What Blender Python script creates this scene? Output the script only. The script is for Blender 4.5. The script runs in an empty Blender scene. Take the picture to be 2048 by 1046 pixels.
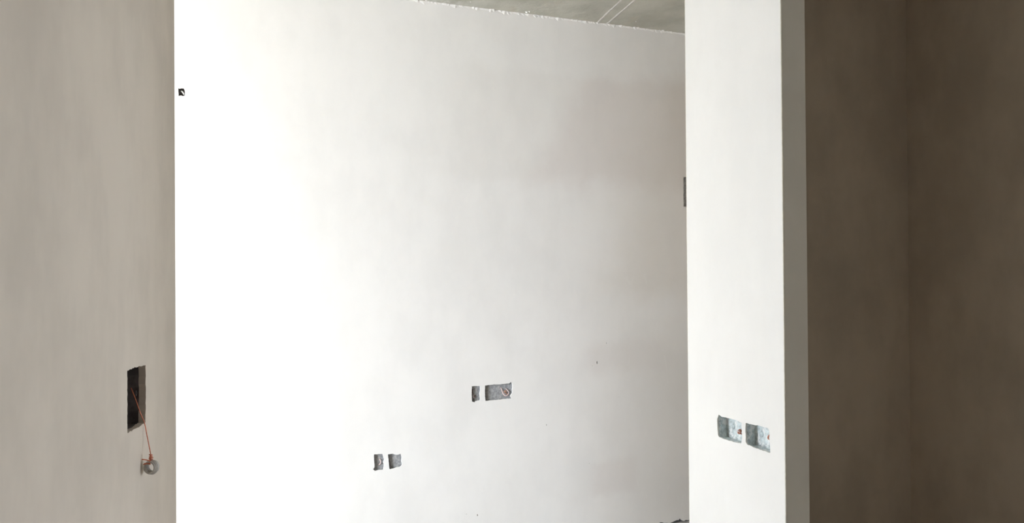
import bpy, bmesh, math, random
from mathutils import Vector, Matrix
from mathutils.geometry import delaunay_2d_cdt

scene = bpy.context.scene
col = scene.collection
R = math.radians

# ------------------------------------------------------------------ camera
FPX = 1500.0
cam_data = bpy.data.cameras.new('camera')
cam_data.sensor_fit = 'HORIZONTAL'
cam_data.sensor_width = 36.0
cam_data.lens = 36.0 * FPX / 2048.0
cam_data.shift_y = 21.5 / 2048.0
cam_data.clip_start = 0.02
cam = bpy.data.objects.new('camera', cam_data)
col.objects.link(cam)
cam.matrix_world = (Matrix.Translation((0, 0, 1.42)) @ Matrix.Rotation(R(-20.5), 4, 'Z')
                    @ Matrix.Rotation(R(90.4), 4, 'X') @ Matrix.Rotation(R(-0.42), 4, 'Z'))
scene.camera = cam

# ------------------------------------------------------------------ sky and exposure
world = bpy.data.worlds.new('sky')
scene.world = world
world.use_nodes = True
wn = world.node_tree
wn.nodes['Background'].inputs['Color'].default_value = (0.884, 0.97, 1.088, 1)
wn.nodes['Background'].inputs['Strength'].default_value = 26.0
vs = scene.view_settings
vs.view_transform = 'Standard'
vs.look = 'None'
vs.exposure = 0.0
vs.gamma = 1.0
vs.use_curve_mapping = False
scene.cycles.max_bounces = 16
scene.cycles.diffuse_bounces = 12

D = 3.721          # distance of the back wall
CEIL = 2.83        # ceiling height


def portal(name, loc, rot, sx, sy):
    """sky-light portal filling one unglazed window opening"""
    l = bpy.data.lights.new(name, 'AREA')
    l.shape = 'RECTANGLE'
    l.size, l.size_y = sx, sy
    l.cycles.is_portal = True
    o = bpy.data.objects.new(name, l)
    o.location = loc
    o.rotation_euler = rot
    col.objects.link(o)


# openings: (y0, y1, z0, z1) in the far room's outer wall, and an added one at the hall's end
WX = -3.6
FAR_OPEN = [(2.86, 3.62, 0.1, 2.78), (-0.6, 1.65, 0.1, 2.78)]
for k, (y0, y1, z0, z1) in enumerate(FAR_OPEN):
    portal('sky_portal', (WX - 0.1, (y0 + y1) / 2, (z0 + z1) / 2), (0, R(-90), 0), z1 - z0, y1 - y0)
HX = 6.0
HALL_FILL_OPEN = [(0.05, 1.0, 0.05, 2.2)]  # added opening out of view, fill light for the hall's left wall
for k, (y0, y1, z0, z1) in enumerate(HALL_FILL_OPEN):
    portal('sky_portal', (HX + 0.1, (y0 + y1) / 2, (z0 + z1) / 2), (0, R(90), 0), z1 - z0, y1 - y0)


# ------------------------------------------------------------------ helpers
def tag(o, label=None, cat=None, group=None, kind=None):
    if label: o['label'] = label
    if cat: o['category'] = cat
    if group: o['group'] = group
    if kind: o['kind'] = kind
    return o


def build(name, bm, mats, parent=None, smooth=False, recalc=True):
    if recalc:
        bmesh.ops.recalc_face_normals(bm, faces=bm.faces)
    me = bpy.data.meshes.new(name)
    bm.to_mesh(me)
    bm.free()
    for m in (mats if isinstance(mats, (list, tuple)) else [mats]):
        me.materials.append(m)
    if smooth:
        for p in me.polygons: p.use_smooth = True
    o = bpy.data.objects.new(name, me)
    col.objects.link(o)
    if parent is not None:
        o.parent = parent
    return o


def empty(name, loc, rot=None):
    o = bpy.data.objects.new(name, None)
    o.empty_display_size = 0.03
    col.objects.link(o)
    o.location = loc
    if rot is not None:
        o.rotation_euler = rot
    return o


def box(bm, x0, x1, y0, y1, z0, z1, mi=0):
    v = [bm.verts.new(p) for p in ((x0, y0, z0), (x1, y0, z0), (x1, y1, z0), (x0, y1, z0),
                                   (x0, y0, z1), (x1, y0, z1), (x1, y1, z1), (x0, y1, z1))]
    for f in ((0, 3, 2, 1), (4, 5, 6, 7), (0, 1, 5, 4), (1, 2, 6, 5), (2, 3, 7, 6), (3, 0, 4, 7)):
        bm.faces.new([v[i] for i in f]).material_index = mi


def tube(bm, pts, r, n=8, taper=None):
    """round bar swept through pts"""
    pts = [Vector(p) for p in pts]
    rings = []
    t0 = (pts[1] - pts[0]).normalized()
    ref = Vector((0, 0, 1)) if abs(t0.z) < 0.9 else Vector((1, 0, 0))
    a = t0.cross(ref).normalized()
    for i, p in enumerate(pts):
        t = (pts[min(i + 1, len(pts) - 1)] - pts[max(i - 1, 0)]).normalized()
        a = (a - t * a.dot(t)).normalized()
        b = t.cross(a)
        rr = r if taper is None else r * taper[i]
        rings.append([bm.verts.new(p + a * (rr * math.cos(2 * math.pi * k / n)) + b * (rr * math.sin(2 * math.pi * k / n)))
                      for k in range(n)])
    for i in range(len(rings) - 1):
        for k in range(n):
            bm.faces.new((rings[i][k], rings[i][(k + 1) % n], rings[i + 1][(k + 1) % n], rings[i + 1][k]))
    bm.faces.new(rings[0][::-1])
    bm.faces.new(rings[-1])


def spline(ctrl, n=8):
    """Catmull-Rom through the control points"""
    c = [Vector(p) for p in ctrl]
    c = [c[0] * 2 - c[1]] + c + [c[-1] * 2 - c[-2]]
    out = []
    for i in range(1, len(c) - 2):
        p0, p1, p2, p3 = c[i - 1:i + 3]
        for k in range(n):
            t = k / n
            out.append(0.5 * ((2 * p1) + (p2 - p0) * t + (2 * p0 - 5 * p1 + 4 * p2 - p3) * t * t
                              + (3 * p1 - p0 - 3 * p2 + p3) * t ** 3))
    out.append(c[-2])
    return out


def disc(bm, c, axis, r, h, n=14):
    """short cylinder centred on c along axis"""
    c = Vector(c); axis = Vector(axis).normalized()
    a = axis.orthogonal().normalized(); b = axis.cross(a)
    lo, hi = [], []
    for k in range(n):
        d = a * (r * math.cos(2 * math.pi * k / n)) + b * (r * math.sin(2 * math.pi * k / n))
        lo.append(bm.verts.new(c + d - axis * h / 2)); hi.append(bm.verts.new(c + d + axis * h / 2))
    for k in range(n):
        bm.faces.new((lo[k], lo[(k + 1) % n], hi[(k + 1) % n], hi[k]))
    bm.faces.new(lo[::-1]); bm.faces.new(hi)


def ragged(loop, seed, amp=0.0011, step=0.006):
    """broken plaster edge: subdivide a loop and jitter it"""
    rnd = random.Random(seed)
    out = []
    for i, p in enumerate(loop):
        q = loop[(i + 1) % len(loop)]
        L = math.hypot(q[0] - p[0], q[1] - p[1])
        n = max(1, int(L / step))
        for k in range(n):
            t = k / n
            j = amp if k else amp * 0.3
            out.append((p[0] + (q[0] - p[0]) * t + rnd.uniform(-j, j), p[1] + (q[1] - p[1]) * t + rnd.uniform(-j, j)))
    return out


def inside(p, loop):
    x, y = p; c = False
    for i in range(len(loop)):
        x1, y1 = loop[i]; x2, y2 = loop[i - 1]
        if (y1 > y) != (y2 > y) and x < (x2 - x1) * (y - y1) / (y2 - y1) + x1:
            c = not c
    return c


def wall(name, origin, u, nrm, outline, holes, thick, mats, lap=0.008, parent=None):
    """Plastered wall: front face in the plane origin + s*u + z*Z, facing nrm, with real pockets.
    holes: (loop, depth); the plaster laps `lap` deep over a slightly larger chase cut into the masonry."""
    O, u, nrm = Vector(origin), Vector(u), Vector(nrm)
    P = lambda s, z, d=0.0: O + u * s + Vector((0, 0, z)) - nrm * d
    pts, edges = [], []
    for lp in [outline] + [h[0] for h in holes]:
        b = len(pts)
        pts += [Vector(p) for p in lp]
        edges += [(b + i, b + (i + 1) % len(lp)) for i in range(len(lp))]
    v2, e2, f2, ov, *_ = delaunay_2d_cdt(pts, edges, [], 1, 1e-6)
    bm = bmesh.new()
    vv = [bm.verts.new(P(p.x, p.y)) for p in v2]
    for f in f2:
        c = (sum(v2[i].x for i in f) / len(f), sum(v2[i].y for i in f) / len(f))
        if any(inside(c, h[0]) for h in holes):
            continue
        bm.faces.new([vv[i] for i in f])
    find = {}
    for i, src in enumerate(ov):
        for j in src: find[j] = vv[i]
    starts = [0]
    for lp in [outline] + [h[0] for h in holes]: starts.append(starts[-1] + len(lp))
    def ring_front(k): return [find[j] for j in range(starts[k], starts[k + 1])]
    def bridge(a, b, mi=0):
        n = len(a)
        for k in range(n):
            bm.faces.new((a[k], a[(k + 1) % n], b[(k + 1) % n], b[k])).material_index = mi
    fr = ring_front(0)
    bk = [bm.verts.new(P(p[0], p[1], thick)) for p in outline]
    bridge(fr, bk)
    bm.faces.new(bk)
    for hk, (lp, depth) in enumerate(holes):
        us = [p[0] for p in lp]; zs = [p[1] for p in lp]
        cu, cz = (min(us) + max(us)) / 2, (min(zs) + max(zs)) / 2
        a, b = (max(us) - min(us)) / 2 + 0.005, (max(zs) - min(zs)) / 2 + 0.005
        big = []
        for p in lp:
            du, dz = p[0] - cu, p[1] - cz
            s = 1 / max(abs(du) / a, abs(dz) / b)
            big.append((cu + du * s, cz + dz * s))
        r0 = ring_front(hk + 1)
        r1 = [bm.verts.new(P(p[0], p[1], lap)) for p in lp]
        r2 = [bm.verts.new(P(p[0], p[1], lap)) for p in big]
        r3 = [bm.verts.new(P(p[0], p[1], depth)) for p in big]
        bridge(r0, r1, 0); bridge(r1, r2, 1); bridge(r2, r3, 1)
        bm.faces.new(r3).material_index = 1
    bmesh.ops.recalc_face_normals(bm, faces=bm.faces)
    o = build(name, bm, mats, parent)
    return tag(o, kind='structure')


# ------------------------------------------------------------------ materials
class NT:
    def __init__(s, name):
        s.m = bpy.data.materials.new(name); s.m.use_nodes = True
        s.t = s.m.node_tree; s.b = s.t.nodes['Principled BSDF']
        tc = s.t.nodes.new('ShaderNodeTexCoord'); s.pos = tc.outputs['Object']
    def n(s, kind, **kw):
        nd = s.t.nodes.new(kind)
        for k, v in kw.items(): setattr(nd, k, v)
        return nd
    def put(s, sock, v):
        if isinstance(v, (int, float)): sock.default_value = v
        elif isinstance(v, tuple): sock.default_value = v
        else: s.t.links.new(v, sock)
    def math(s, op, a, b=0.0, c=0.0, clamp=False):
        nd = s.n('ShaderNodeMath', operation=op, use_clamp=clamp)
        for i, v in enumerate((a, b, c)): s.put(nd.inputs[i], v)
        return nd.outputs[0]
    def noise(s, scale, detail=3, rough=0.55, stretch=(1, 1, 1), dist=0.0):
        mp = s.n('ShaderNodeMapping'); s.put(mp.inputs['Vector'], s.pos); mp.inputs['Scale'].default_value = stretch
        nd = s.n('ShaderNodeTexNoise'); s.put(nd.inputs['Vector'], mp.outputs[0])
        nd.inputs['Scale'].default_value = scale; nd.inputs['Detail'].default_value = detail
        nd.inputs['Roughness'].default_value = rough; nd.inputs['Distortion'].default_value = dist
        return nd.outputs['Fac']
    def step(s, v, a, b):
        nd = s.n('ShaderNodeMapRange', interpolation_type='SMOOTHSTEP', clamp=True)
        s.put(nd.inputs['Value'], v); s.put(nd.inputs['From Min'], a); s.put(nd.inputs['From Max'], b)
        return nd.outputs[0]
    def mix(s, f, a, b):
        nd = s.n('ShaderNodeMix', data_type='RGBA')
        s.put(nd.inputs[0], f); s.put(nd.inputs[6], a); s.put(nd.inputs[7], b)
        return nd.outputs[2]
    def bump(s, h, strength, dist):
        nd = s.n('ShaderNodeBump'); s.put(nd.inputs['Height'], h)
        nd.inputs['Strength'].default_value = strength; nd.inputs['Distance'].default_value = dist
        s.t.links.new(nd.outputs[0], s.b.inputs['Normal'])


PLASTER = (0.80, 0.772, 0.735)


def plaster(name, base=PLASTER, patches=(), mottle=0.06, damp=0.0):
    m = NT(name)
    n1 = m.noise(1.7, 5, 0.6); n2 = m.noise(7.0, 4, 0.6, (1, 1, 0.45))
    dark = tuple(c * (1 - mottle * 2) for c in base) + (1,)
    light = tuple(min(1, c * (1 + mottle)) for c in base) + (1,)
    f = m.math('ADD', m.math('MULTIPLY', n1, 0.6), m.math('MULTIPLY', n2, 0.4))
    c = m.mix(m.step(f, 0.36, 0.62), dark, light)
    if patches:
        sp = m.n('ShaderNodeSeparateXYZ'); m.put(sp.inputs[0], m.pos)
        w1 = m.math('SUBTRACT', m.noise(2.6, 4, 0.6), 0.5); w2 = m.math('SUBTRACT', m.noise(3.1, 4, 0.6, (1, 1.3, 0.9)), 0.5)
        X = sp.outputs[0]; Z = sp.outputs[2]
        for (x0, x1, z0, z1, sx, sz, shear, wob, amt, colr) in patches:
            xx = m.math('ADD', m.math('ADD', X, m.math('MULTIPLY', w1, wob)), m.math('MULTIPLY', m.math('SUBTRACT', Z, z0), shear))
            zz = m.math('ADD', Z, m.math('MULTIPLY', w2, wob))
            k = m.math('MULTIPLY', m.math('MULTIPLY', m.step(xx, x0 - sx, x0 + sx), m.step(xx, x1 + sx, x1 - sx)),
                       m.math('MULTIPLY', m.step(zz, z0 - sz, z0 + sz), m.step(zz, z1 + sz, z1 - sz)))
            c = m.mix(m.math('MULTIPLY', k, amt), c, tuple(colr) + (1,))
    streak = m.step(m.noise(16.0, 3, 0.7, (1, 1, 0.35), 0.8), 0.62, 0.72)
    c = m.mix(m.math('MULTIPLY', streak, 0.10), c, tuple(min(1, v * 1.06) for v in base) + (1,))
    m.put(m.b.inputs['Base Color'], c)
    m.b.inputs['Roughness'].default_value = 0.85
    m.b.inputs['Specular IOR Level'].default_value = 0.2
    h = m.math('ADD', m.math('MULTIPLY', m.noise(3.0, 4, 0.5, (1, 1, 0.6)), 1.0), m.math('MULTIPLY', m.noise(60.0, 3, 0.6, (1, 1, 0.3)), 0.06))
    m.bump(h, 0.35, 0.012)
    return m.m


def simple(name, base, rough=0.6, metal=0.0, var=0.15, scale=40.0, bump=0.0):
    m = NT(name)
    n = m.noise(scale, 4, 0.6)
    c = m.mix(m.step(n, 0.35, 0.65), tuple(v * (1 - var) for v in base) + (1,), tuple(min(1, v * (1 + var)) for v in base) + (1,))
    m.put(m.b.inputs['Base Color'], c)
    m.b.inputs['Roughness'].default_value = rough
    m.b.inputs['Metallic'].default_value = metal
    if bump: m.bump(m.noise(scale * 2, 4), 0.5, bump)
    return m.m


def galvanised(name, base, splash, amount, rough=0.45, metal=0.6):
    """zinc coated steel with dried plaster splashed on it"""
    m = NT(name)
    a = m.noise(90.0, 3, 0.6); s = m.noise(55.0, 3, 0.65, (1, 1, 0.7), 0.6)
    c = m.mix(m.step(a, 0.3, 0.7), tuple(v * 0.75 for v in base) + (1,), tuple(min(1, v * 1.2) for v in base) + (1,))
    k = m.step(s, 1 - amount, 1.02 - amount + 0.06)
    c = m.mix(k, c, tuple(splash) + (1,))
    m.put(m.b.inputs['Base Color'], c)
    m.put(m.b.inputs['Metallic'], m.math('MULTIPLY', m.math('SUBTRACT', 1.0, k), metal))
    m.put(m.b.inputs['Roughness'], m.math('ADD', m.math('MULTIPLY', k, 0.4), rough))
    return m.m


PINK = (0.60, 0.515, 0.475); BEIGE = (0.56, 0.50, 0.42); GREY = (0.56, 0.53, 0.48)
# x0, x1, z0, z1, soft x, soft z, shear, wobble, amount, colour : drying patches of the fresh skim coat, last row a broad grey tone
M_back = plaster('skim_plaster_back', mottle=0.02, patches=[
    (0.95, 4.5, 1.955, 2.52, 0.10, 0.035, -0.20, 0.22, 0.09, BEIGE),
    (1.49, 4.5, 1.92, 2.54, 0.11, 0.09, -0.55, 0.24, 0.31, PINK),
    (1.95, 4.5, 1.30, 2.60, 0.25, 0.12, -0.30, 0.30, 0.42, BEIGE),
    (1.84, 2.35, 0.90, 1.05, 0.08, 0.04, 0.0, 0.18, 0.2, PINK),
    (1.84, 2.12, 0.22, 0.40, 0.05, 0.03, 0.0, 0.14, 0.22, PINK),
    (2.10, 4.5, -0.2, 1.20, 0.42, 0.40, 0.0, 0.25, 0.66, GREY),  # soft grey, darker towards the lower right
])
M_nib = plaster('skim_plaster_partition', base=(.84, .82, .785), mottle=0.015)
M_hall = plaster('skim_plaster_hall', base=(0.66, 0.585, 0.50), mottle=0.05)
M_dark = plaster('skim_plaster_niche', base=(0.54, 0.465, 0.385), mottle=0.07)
M_room = plaster('skim_plaster_room')
M_lowbounce = plaster('low_bounce_hall', base=(0.36, 0.31, 0.255), mottle=0.08)  # unseen hall walls darkened to cut bounce onto the stub end and niche
M_brick = simple('chased_masonry', (0.33, 0.27, 0.23), 0.9, 0, 0.25, 60, 0.002)
M_core = simple('wall_core_grey', (0.10, 0.095, 0.10), 0.9, 0, 0.4, 80, 0.003)
M_floor = simple('floor_concrete', (0.40, 0.385, 0.355), 0.85, 0, 0.2, 6, 0.002)
M_ground = simple('outside_ground', (0.74, 0.71, 0.66), 0.9, 0, 0.1, 1)
M_steel = galvanised('galvanised_steel_dull', (0.36, 0.36, 0.36), (0.47, 0.45, 0.43), 0.42, 0.65, 0.1)
M_zinc = galvanised('galvanised_steel_bright', (0.60, 0.665, 0.67), (0.86, 0.87, 0.86), 0.50, 0.45, 0.2)
M_blackbox = simple('dark_steel', (0.17, 0.15, 0.148), 0.7, 0.2, 0.3, 30)
M_copper = simple('copper', (0.50, 0.23, 0.155), 0.4, 0.6, 0.15, 200)
M_copper_red = simple('copper_enamel', (0.62, 0.20, 0.11), 0.45, 0.3, 0.15, 200)
M_sheath = simple('grey_cable_sheath', (0.46, 0.43, 0.39), 0.5, 0, 0.1, 120)
M_pinkins = simple('pink_insulation', (0.62, 0.47, 0.44), 0.5, 0, 0.1, 100)
M_whiteins = simple('white_insulation', (0.75, 0.74, 0.72), 0.45, 0, 0.05, 100)
M_bead = simple('plaster_bead', (0.82, 0.78, 0.70), 0.7, 0, 0.05, 50)
M_chip = simple('white_plaster_crumb', (0.85, 0.83, 0.79), 0.8, 0, 0.05, 80)
M_chalk = simple('plaster_smear', (0.52, 0.50, 0.46), 0.85, 0, 0.12, 120)

# concrete soffit, grey green with pale plaster smears close to the wall
cm = NT('soffit_concrete')
c = cm.mix(cm.step(cm.noise(3.2, 6, 0.62), 0.34, 0.66), (0.37, 0.355, 0.30, 1), (0.48, 0.465, 0.40, 1))
sp = cm.n('ShaderNodeSeparateXYZ'); cm.put(sp.inputs[0], cm.pos)
xk = cm.math('MULTIPLY', cm.step(sp.outputs[0], 1.3, 0.95), cm.step(sp.outputs[1], 3.2, 3.6))
c = cm.mix(cm.math('MULTIPLY', xk, cm.step(cm.noise(9, 5, 0.7), 0.42, 0.6)), c, (0.55, 0.55, 0.51, 1))
c = cm.mix(cm.math('MULTIPLY', cm.step(cm.noise(4.5, 4, 0.6, (1.3, 1, 1)), 0.58, 0.7), 0.35), c, (0.46, 0.40, 0.30, 1))
cm.put(cm.b.inputs['Base Color'], c)
cm.b.inputs['Roughness'].default_value = 0.9
cm.bump(cm.noise(14, 5, 0.6), 0.4, 0.01)
M_soffit = cm.m

# ------------------------------------------------------------------ structure
bm = bmesh.new(); box(bm, -3.75, 6.15, -2.15, 4.05, -0.15, 0.0)
tag(build('floor', bm, M_floor), kind='structure')
bm = bmesh.new(); box(bm, -3.75, 6.15, -2.15, 4.05, CEIL, CEIL + 0.15)
ceiling = tag(build('ceiling', bm, M_soffit), kind='structure')
bm = bmesh.new(); box(bm, -40, 40, -40, 40, -3.2, -3.0)
tag(build('ground', bm, M_ground), kind='structure')

# holes in the back wall: broken outlines of the chases, in metres (x, z)
H_double = ragged([(1.2367, .8562), (1.2569, .8589), (1.2884, .8603), (1.3163, .8582), (1.3444, .8603), (1.3707, .861), (1.3821, .8685),
                   (1.3895, .8528), (1.3873, .8087), (1.376, .7945), (1.3833, .7807), (1.3475, .7800), (1.3008, .778), (1.2637, .7777),
                   (1.2379, .7768), (1.2354, .8144)], 1)
H_narrow = ragged([(1.1636, .8578), (1.1818, .8576), (1.2091, .8561), (1.2108, .8351), (1.2061, .8162), (1.2096, .7934), (1.2067, .7814),
                   (1.183, .7777), (1.1793, .7736), (1.1648, .778), (1.1623, .812)], 2)
H_lowleft = ragged([(.6555, .5495), (.6774, .5501), (.6973, .5483), (.7022, .5296), (.7058, .521), (.7012, .5064), (.7044, .4896),
                    (.701, .4708), (.6769, .4715), (.6603, .4681), (.6504, .4765), (.6579, .4873), (.6556, .5223)], 3)
H_lowright = ragged([(.7257, .5449), (.7492, .545), (.7609, .5398), (.7778, .5378), (.7897, .5414), (.793, .5264), (.792, .5013),
                     (.7953, .486), (.7876, .4767), (.7656, .4754), (.7521, .4717), (.7336, .4693), (.7303, .4838), (.728, .5156)], 4)
H_outlet = ragged([(-.2231, 2.2932), (-.2175, 2.2899), (-.2119, 2.2933), (-.2007, 2.2935), (-.1966, 2.2831), (-.1955, 2.2618),
                   (-.2037, 2.2581), (-.2121, 2.2605), (-.2225, 2.2574)], 5, 0.0006)
H_tall = ragged([(2.457, 1.996), (2.535, 1.998), (2.536, 1.826), (2.456, 1.824)], 6)
dents = []
rnd = random.Random(11)
for (x, z, a, b) in [(1.889, .947, .0035, .008), (1.948, 1.052, .0018, .006), (1.583, .625, .0022, .005), (1.19, .188, .003, .006),
                     (1.835, .395, .0018, .003), (1.13, .2, .002, .002), (1.86, .93, .0015, .003)]:
    dents.append([(x + a * math.cos(t * math.pi / 4) * rnd.uniform(.8, 1.2), z + b * math.sin(t * math.pi / 4) * rnd.uniform(.8, 1.2)) for t in range(8)])

# plaster stops short of the floor with a broken edge
rnd = random.Random(5)
bottom = [(-3.6, 0.012)]
x = -0.6
while x < 3.3:
    lift = 0.008 if x < 2.05 else 0.010
    bottom.append((x, lift + rnd.uniform(-0.006, 0.008) + (0.009 if rnd.random() < .14 and x > 2.0 else 0)))
    x += rnd.uniform(0.008, 0.022)
bottom.append((3.45, 0.012))
outline = bottom + [(3.45, CEIL), (-3.6, CEIL)]
SKIM = 0.02
wall_back = wall('wall_back', (0, D, 0), (1, 0, 0), (0, -1, 0), outline,
                 [(H_double, .030), (H_narrow, .030), (H_lowleft, .030), (H_lowright, .030), (H_outlet, .045), (H_tall, .030)]
                 + [(d, .009) for d in dents], 0.12, [M_back, M_brick], lap=0.0055)
bm = bmesh.new(); box(bm, -3.6, 3.45, D + 0.016, D + 0.1, 0.0, 0.008)
tag(build('masonry_base', bm, M_core, wall_back), kind='structure')

# broken fillet of skim coat where the wall meets the soffit
bm = bmesh.new()
rnd = random.Random(8)
prev = None
x = -0.6
while x < 3.3:
    dpt = 0.004 + abs(rnd.gauss(0, 0.0035)); hgt = 0.006 + abs(rnd.gauss(0, 0.006))
    if rnd.random() < 0.05: dpt += 0.009
    cur = [bm.verts.new((x, D - dpt, CEIL - 0.0005)), bm.verts.new((x, D - 0.001, CEIL - hgt)), bm.verts.new((x, D + 0.01, CEIL - 0.0005))]
    if prev:
        for k in range(3):
            bm.faces.new((prev[k], prev[(k + 1) % 3], cur[(k + 1) % 3], cur[k]))
    else:
        bm.faces.new(cur)
    prev = cur
    x += rnd.uniform(0.006, 0.016)
bm.faces.new(prev[::-1])
build('plaster_fillet', bm, M_back, wall_back)

# marks on the soffit: two pale plaster ridges and crumbs stuck to it
for (x0, y0, x1, y1, w, seed) in [(1.906, 3.716, 1.75, 2.35, 0.018, 1), (1.966, 3.712, 1.84, 2.35, 0.018, 2)]:
    bm = bmesh.new(); rnd = random.Random(seed); prev = None
    for i in range(46):
        t = i / 45
        cx, cy = x0 + (x1 - x0) * t, y0 + (y1 - y0) * t
        a, b = w * rnd.uniform(.55, 1.1) / 2, w * rnd.uniform(.55, 1.1) / 2
        h = rnd.uniform(.0015, .003)
        cur = [bm.verts.new((cx - a, cy, CEIL)), bm.verts.new((cx, cy, CEIL - h)), bm.verts.new((cx + b, cy, CEIL))]
        if prev:
            for k in range(3):
                bm.faces.new((prev[k], prev[(k + 1) % 3], cur[(k + 1) % 3], cur[k]))
        else: bm.faces.new(cur)
        prev = cur
    bm.faces.new(prev[::-1])
    tag(build('plaster_ridge', bm, M_chalk, ceiling), 'pale plaster ridge running across the grey soffit')
rnd = random.Random(21)
for (x, y, r) in [(1.474, 3.690, .009), (1.486, 3.680, .006), (1.753, 3.716, .005), (2.10, 3.63, .004), (2.321, 3.708, .008), (2.30, 3.712, .005),
                  (.93, 3.70, .006), (1.20, 3.60, .004), (.86, 3.66, .007), (1.15, 3.65, .004)]:
    bm = bmesh.new()
    bmesh.ops.create_icosphere(bm, subdivisions=1, radius=r)
    for v in bm.verts:
        v.co = Vector((v.co.x * rnd.uniform(.7, 1.5) + x, v.co.y * rnd.uniform(.6, 1.1) + y, v.co.z * rnd.uniform(.4, .7) + CEIL - r * .25))
    build('plaster_crumb', bm, M_chip, ceiling, smooth=True)

# far room: outer wall with two unglazed openings, and its near wall
def open_wall(name, x0, x1, ya, yb, opens, mat):
    bm = bmesh.new()
    ys = sorted(opens)
    y = ya
    for (y0, y1, z0, z1) in ys:
        box(bm, x0, x1, y, y0, 0, CEIL)
        if z0 > 0: box(bm, x0, x1, y0, y1, 0, z0)
        box(bm, x0, x1, y0, y1, z1, CEIL)
        y = y1
    box(bm, x0, x1, y, yb, 0, CEIL)
    return tag(build(name, bm, mat), kind='structure')
open_wall('wall_left', WX - 0.15, WX, -2.15, D, FAR_OPEN, M_room)
open_wall('wall_hall_end', HX, HX + 0.15, -2.15, 1.57, HALL_FILL_OPEN, M_lowbounce)  # its opening is added to brighten the hall's left wall
bm = bmesh.new(); box(bm, 2.6, 2.72, 1.45, 2.31, 0, CEIL); box(bm, 2.72, HX, 1.45, 1.57, 0, CEIL)  # added stub and corridor wall keep the hall opening's light off the niche
tag(build('wall_light_block', bm, M_dark), kind='structure')
bm = bmesh.new(); box(bm, 3.45, 3.6, 2.31, D, 0, CEIL)
tag(build('wall_right_far', bm, M_room), kind='structure')
bm = bmesh.new(); box(bm, WX, HX, -2.15, -2.0, 0, CEIL)
tag(build('wall_behind', bm, M_lowbounce), kind='structure')

# hall's left wall, running slightly askew to the far room, with one rough box hole
LN = Vector((0.98319727, -0.18254625, 0)); LU = Vector((0.18254625, 0.98319727, 0)); LD = -0.5368965
H_hall = ragged([(1.735, 1.226), (1.79, 1.2268), (1.862, 1.2233), (1.863, 1.16), (1.8605, 1.0904), (1.82, 1.0895), (1.788, 1.0907), (1.735, 1.091)], 7, 0.0016)
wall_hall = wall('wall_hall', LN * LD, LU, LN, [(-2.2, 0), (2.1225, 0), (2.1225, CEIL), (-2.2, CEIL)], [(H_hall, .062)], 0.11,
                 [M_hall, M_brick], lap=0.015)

# stub partition with its boxes, and the wall that turns off it into the dark side
NX, NY0, NY1, NT_ = 1.6, 1.8795, 2.4061, 0.093
N_left = ragged([(2.2176, .9331), (2.2034, .929), (2.1545, .9299), (2.1139, .9307), (2.0915, .9263), (2.0907, .8952), (2.0883, .879),
                 (2.0952, .8568), (2.1284, .8543), (2.1764, .8531), (2.2152, .8541), (2.224, .8654), (2.2257, .9176)], 8)
N_right = ragged([(2.0697, .9302), (2.03, .9312), (1.9991, .9338), (1.96, .933), (1.9536, .9273), (1.9518, .8861), (1.9493, .8571),
                  (1.979, .8567), (2.0249, .857), (2.0627, .8604), (2.0706, .8681), (2.0717, .9071)], 9)
wall_stub = wall('wall_partition', (NX, 0, 0), (0, 1, 0), (-1, 0, 0), [(NY0 + .002, 0), (NY1 - .002, 0), (NY1 - .002, CEIL), (NY0 + .002, CEIL)],
                 [(N_left, .05), (N_right, .05)], NT_, [M_nib, M_brick], lap=0.006)
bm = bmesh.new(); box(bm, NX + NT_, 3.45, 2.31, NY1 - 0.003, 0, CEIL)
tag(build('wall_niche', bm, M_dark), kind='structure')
# rounded plaster corners of the stub
for k, (y, s) in enumerate(((NY0, 1), (NY1, -1))):
    bm = bmesh.new()
    tube(bm, [(NX + .0025, y + .0028 * s, 0), (NX + .0025, y + .0028 * s, CEIL)], 0.0031, 10)
    tag(build('trim_%d' % (k + 1), bm, M_bead, smooth=True), kind='structure')


# ------------------------------------------------------------------ electrical boxes
def socket_box(name, frame, w, h, depth, front, mat, label, cat, group=None, lugs='sides', knock=2, seed=0):
    """open-fronted steel box; local x across, local y into the wall, local z up; origin at its front centre"""
    root = empty(name, (0, 0, 0)); root.matrix_world = frame
    tag(root, label, cat, group)
    t = 0.0012
    bm = bmesh.new()
    y0, y1 = front, front + depth
    box(bm, -w / 2, w / 2, y1 - t, y1, -h / 2, h / 2)
    box(bm, -w / 2, -w / 2 + t, y0, y1 - t, -h / 2, h / 2)
    box(bm, w / 2 - t, w / 2, y0, y1 - t, -h / 2, h / 2)
    box(bm, -w / 2 + t, w / 2 - t, y0, y1 - t, -h / 2, -h / 2 + t)
    box(bm, -w / 2 + t, w / 2 - t, y0, y1 - t, h / 2 - t, h / 2)
    build('box_shell', bm, mat, root)
    for k in range(knock):
        cx = (k - (knock - 1) / 2) * w / max(knock, 1)
        bm = bmesh.new(); disc(bm, (cx, y1 - t - 0.0008, 0), (0, 1, 0), min(0.0095, w * .24), 0.0016)
        build('knockout', bm, mat, root)
    for s in (-1, 1):
        bm = bmesh.new()
        box(bm, min(s * (w / 2 - t), s * (w / 2 - t - .007)), max(s * (w / 2 - t), s * (w / 2 - t - .007)), y0 + .004, y0 + .0055, -.006, .006)
        disc(bm, (s * (w / 2 - t - .0035), y0 + .0035, 0), (0, 1, 0), .002, .002, 8)
        build('screw_lug', bm, mat, root)
    return root


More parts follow.
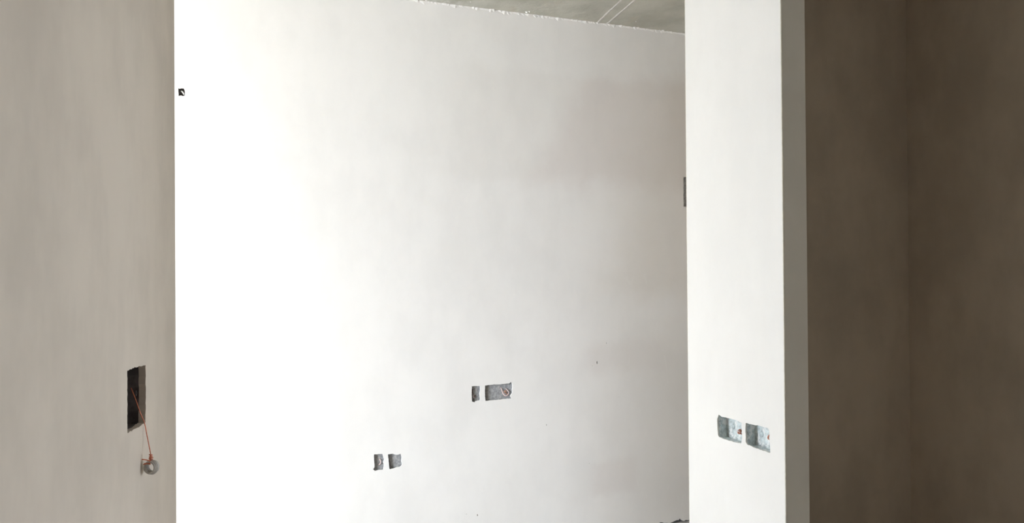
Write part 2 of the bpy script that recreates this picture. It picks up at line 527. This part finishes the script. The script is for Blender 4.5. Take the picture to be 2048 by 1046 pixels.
def coil(parent, c, r, turns, wire, mat, axis_tilt=0.3, name='copper_wire', seed=0, tail=None, squash=1.0):
    """cable end bent into a small loop, with a tail to the back of the box"""
    rnd = random.Random(seed)
    pts = []
    n = int(turns * 14)
    for i in range(n + 1):
        a = 2 * math.pi * i / 14
        pts.append((c[0] + r * math.cos(a), c[1] + axis_tilt * r * math.sin(a) + wire * 1.6 * i / 14, c[2] + squash * r * math.sin(a)))
    if tail:
        pts += [tuple(q) for q in spline([pts[-1]] + list(tail), 6)][1:]
    bm = bmesh.new(); tube(bm, pts, wire, 7)
    return build(name, bm, mat, parent, smooth=True)


def bb(lp):
    us = [p[0] for p in lp]; zs = [p[1] for p in lp]
    return (min(us) + max(us)) / 2, (min(zs) + max(zs)) / 2, max(us) - min(us) + .006, max(zs) - min(zs) + .006


def back_frame(lp):
    cu, cz, w, h = bb(lp)
    return Matrix.Translation((cu, D, cz)), w, h


fr, w, h = back_frame(H_double)
b = socket_box('socket_box', fr, w, h, .0145, .0065, M_steel,
               'wide double steel socket box with pinkish cable coil, sunk in the pale back wall', 'socket box',
               knock=3)
bm = bmesh.new(); tube(bm, spline([(.018, .022, .016), (.022, .012, .002), (.025, .007, -.012), (.035, .004, -.025), (.049, .004, -.024), (.058, .008, -.012), (.053, .012, .000), (.047, .022, .010)], 6), .0026, 8)
build('cable_loop', bm, M_pinkins, b, smooth=True)
coil(b, (.0405, .009, -.0065), .0052, 1.5, .0027, simple('dull_copper', (.42, .24, .17), .5, .3), .3, 'copper_wire', 2, [(.052, .014, -.02), (.058, .02, -.026)])
fr, w, h = back_frame(H_narrow)
b = socket_box('socket_box', fr, w, h, .0145, .0065, M_steel,
               'narrow upright steel box just left of the wide double box on the back wall', 'socket box', knock=1)
bm = bmesh.new(); tube(bm, spline([(-.013, .022, .024), (-.014, .014, .008), (-.012, .008, -.010), (-.006, .008, -.020), (.000, .014, -.014), (.002, .022, -.008)], 7), .0032, 7)
build('cable_tail', bm, simple('brown_insulation', (.20, .145, .14), .5), b, smooth=True)
fr, w, h = back_frame(H_lowleft)
b = socket_box('socket_box', fr, w, h, .0145, .0065, M_steel,
               'left, narrower box of the low pair nearest the floor on the pale back wall', 'socket box', knock=1)
bm = bmesh.new(); tube(bm, spline([(.004, .022, -.018), (.009, .012, -.012), (.0115, .008, -.003), (.011, .012, .006), (.008, .022, .010)], 7), .003, 7)
build('cable_tail', bm, M_pinkins, b, smooth=True)
fr, w, h = back_frame(H_lowright)
b = socket_box('socket_box', fr, w, h, .0145, .0065, M_steel,
               'right, squarer box of the low pair nearest the floor on the pale back wall', 'socket box', knock=2)
bm = bmesh.new(); tube(bm, spline([(-.026, .022, .006), (-.024, .012, -.008), (-.021, .010, -.024), (-.014, .022, -.03)], 7), .0026, 7)
build('cable_tail', bm, M_blackbox, b, smooth=True)
fr, w, h = back_frame(H_tall)
socket_box('switch_box', fr, w, h, .0145, .0065, M_steel,
           'tall dark steel box high on the back wall, mostly hidden behind the partition edge', 'switch box', knock=2)
# small cable outlet by the far left edge
fr, w, h = back_frame(H_outlet)
b = socket_box('cable_outlet', fr, w, h, .03, .009, M_blackbox,
               'tiny dark cable outlet high on the bright back wall beside the hall wall edge', 'cable outlet', knock=1)
bm = bmesh.new(); tube(bm, spline([(-.004, .034, .012), (.000, .018, .008), (.005, .010, .001), (.010, .016, -.006)], 7), .0036, 8)
build('cable_tail', bm, M_whiteins, b, smooth=True)

# the two bright boxes in the partition: local x runs along -Y, local y into the wall (+X)
def nib_frame(lp):
    cu, cz, w, h = bb(lp)
    m = Matrix(((0, 1, 0, NX), (-1, 0, 0, cu), (0, 0, 1, cz), (0, 0, 0, 1)))
    return m, w, h
fr, w, h = nib_frame(N_left)
b = socket_box('socket_box', fr, w, h, .036, .007, M_zinc,
               'left bright zinc double box in the white partition face, copper coil inside', 'socket box', knock=2)
coil(b, (.042, .007, -.001), .0066, 1.7, .0022, M_copper, .4, 'copper_wire', 3, [(.053, .022, -.012), (.057, .034, -.02)])
coil(b, (.0405, .006, .002), .0034, 1.2, .0018, M_pinkins, .4, 'cable_loop', 4)
fr, w, h = nib_frame(N_right)
b = socket_box('socket_box', fr, w, h, .036, .007, M_zinc,
               'right bright zinc double box in the white partition face, nearest its shaded end', 'socket box', knock=2)
coil(b, (.0465, .008, .008), .0062, 1.5, .0024, M_copper, .5, 'copper_wire', 5, [(.050, .022, -.004), (.052, .034, -.012)])

# box in the hall wall with the cable that hangs out of it
cu, cz, w, h = bb(H_hall)
O = LN * LD + LU * cu + Vector((0, 0, cz))
m = Matrix(((LU.x, -LN.x, 0, O.x), (LU.y, -LN.y, 0, O.y), (0, 0, 1, O.z), (0, 0, 0, 1)))
b = socket_box('switch_box', m, w, h, .044, .016, M_blackbox,
               'large dark box sunk in the shaded hall wall at left, copper wire coming out', 'switch box', knock=2)


def L3(s, z, off):
    return LN * (LD + off) + LU * s + Vector((0, 0, z))


root = empty('cable_coil', L3(1.895, .96, .0))
tag(root, 'small grey cable coil hanging by copper wire below the dark hall wall box', 'cable')
inv = Matrix.Translation(-root.location)
ring_c = L3(1.868, .993, .019)
vd = (Vector((0, 0, 1.42)) - ring_c); vd.z = 0; vd.normalize()
side = vd.cross(Vector((0, 0, 1))).normalized()
ring_c = ring_c + side * .008 + vd * .034
kn = ring_c + Vector((-.001, 0, .0255))
path = spline([L3(1.857, 1.172, -.03), L3(1.842, 1.148, -.016), L3(1.832, 1.118, -.003), L3(1.842, 1.093, .003), L3(1.842, 1.093, .003).lerp(kn, .35) + vd * -.003, L3(1.842, 1.093, .003).lerp(kn, .7) + vd * -.003, kn], 8)
bm = bmesh.new(); tube(bm, [inv @ p for p in path], .0011, 7)
build('copper_wire', bm, M_copper_red, root, smooth=True)
vd = (Vector((0, 0, 1.42)) - ring_c); vd.z = 0; vd.normalize()
side = vd.cross(Vector((0, 0, 1))).normalized()
# knot: the wire twisted round itself above the ring
pts = []
for i in range(56):
    a = 2 * math.pi * i / 12
    rr = .0030 + .0012 * math.sin(i * .9)
    pts.append(kn + side * (rr * math.cos(a)) + vd * (rr * math.sin(a) * .8) + Vector((0, 0, .004 - .015 * i / 55)))
bm = bmesh.new(); tube(bm, [inv @ p for p in pts], .0012, 6)
build('twist_knot', bm, M_copper_red, root, smooth=True)
# the coil of grey sheathed cable: five turns seen three-quarter on
ax = (vd * math.cos(R(38)) + side * math.sin(R(38))).normalized()
pa = ax.cross(Vector((0, 0, 1))).normalized(); pb = pa.cross(ax)
pts = []
for i in range(24 * 5 + 1):
    a = 2 * math.pi * i / 24 + 1.2
    lay = i / 24 - 2.5
    rr = .0150 - .0012 * abs(lay)
    pts.append(ring_c + pa * (rr * math.cos(a)) + pb * (rr * math.sin(a)) + ax * (lay * .0034))
bm = bmesh.new(); tube(bm, [inv @ p for p in pts], .0024, 7)
build('cable_turns', bm, M_sheath, root, smooth=True)
# bared ends sticking out to the left
for k, (dz, ln, bend) in enumerate(((.014, .018, .004), (.010, .015, -.001), (.007, .013, .002))):
    s0 = ring_c + side * .002 + Vector((0, 0, dz + .001)) + vd * .006
    dirn = side
    pts = spline([s0, s0 + dirn * ln * .5 + Vector((0, 0, bend)), s0 + dirn * ln + Vector((0, 0, bend * 1.6))], 5)
    bm = bmesh.new(); tube(bm, [inv @ p for p in pts], .0013, 6)
    build('copper_end', bm, M_copper_red, root, smooth=True)
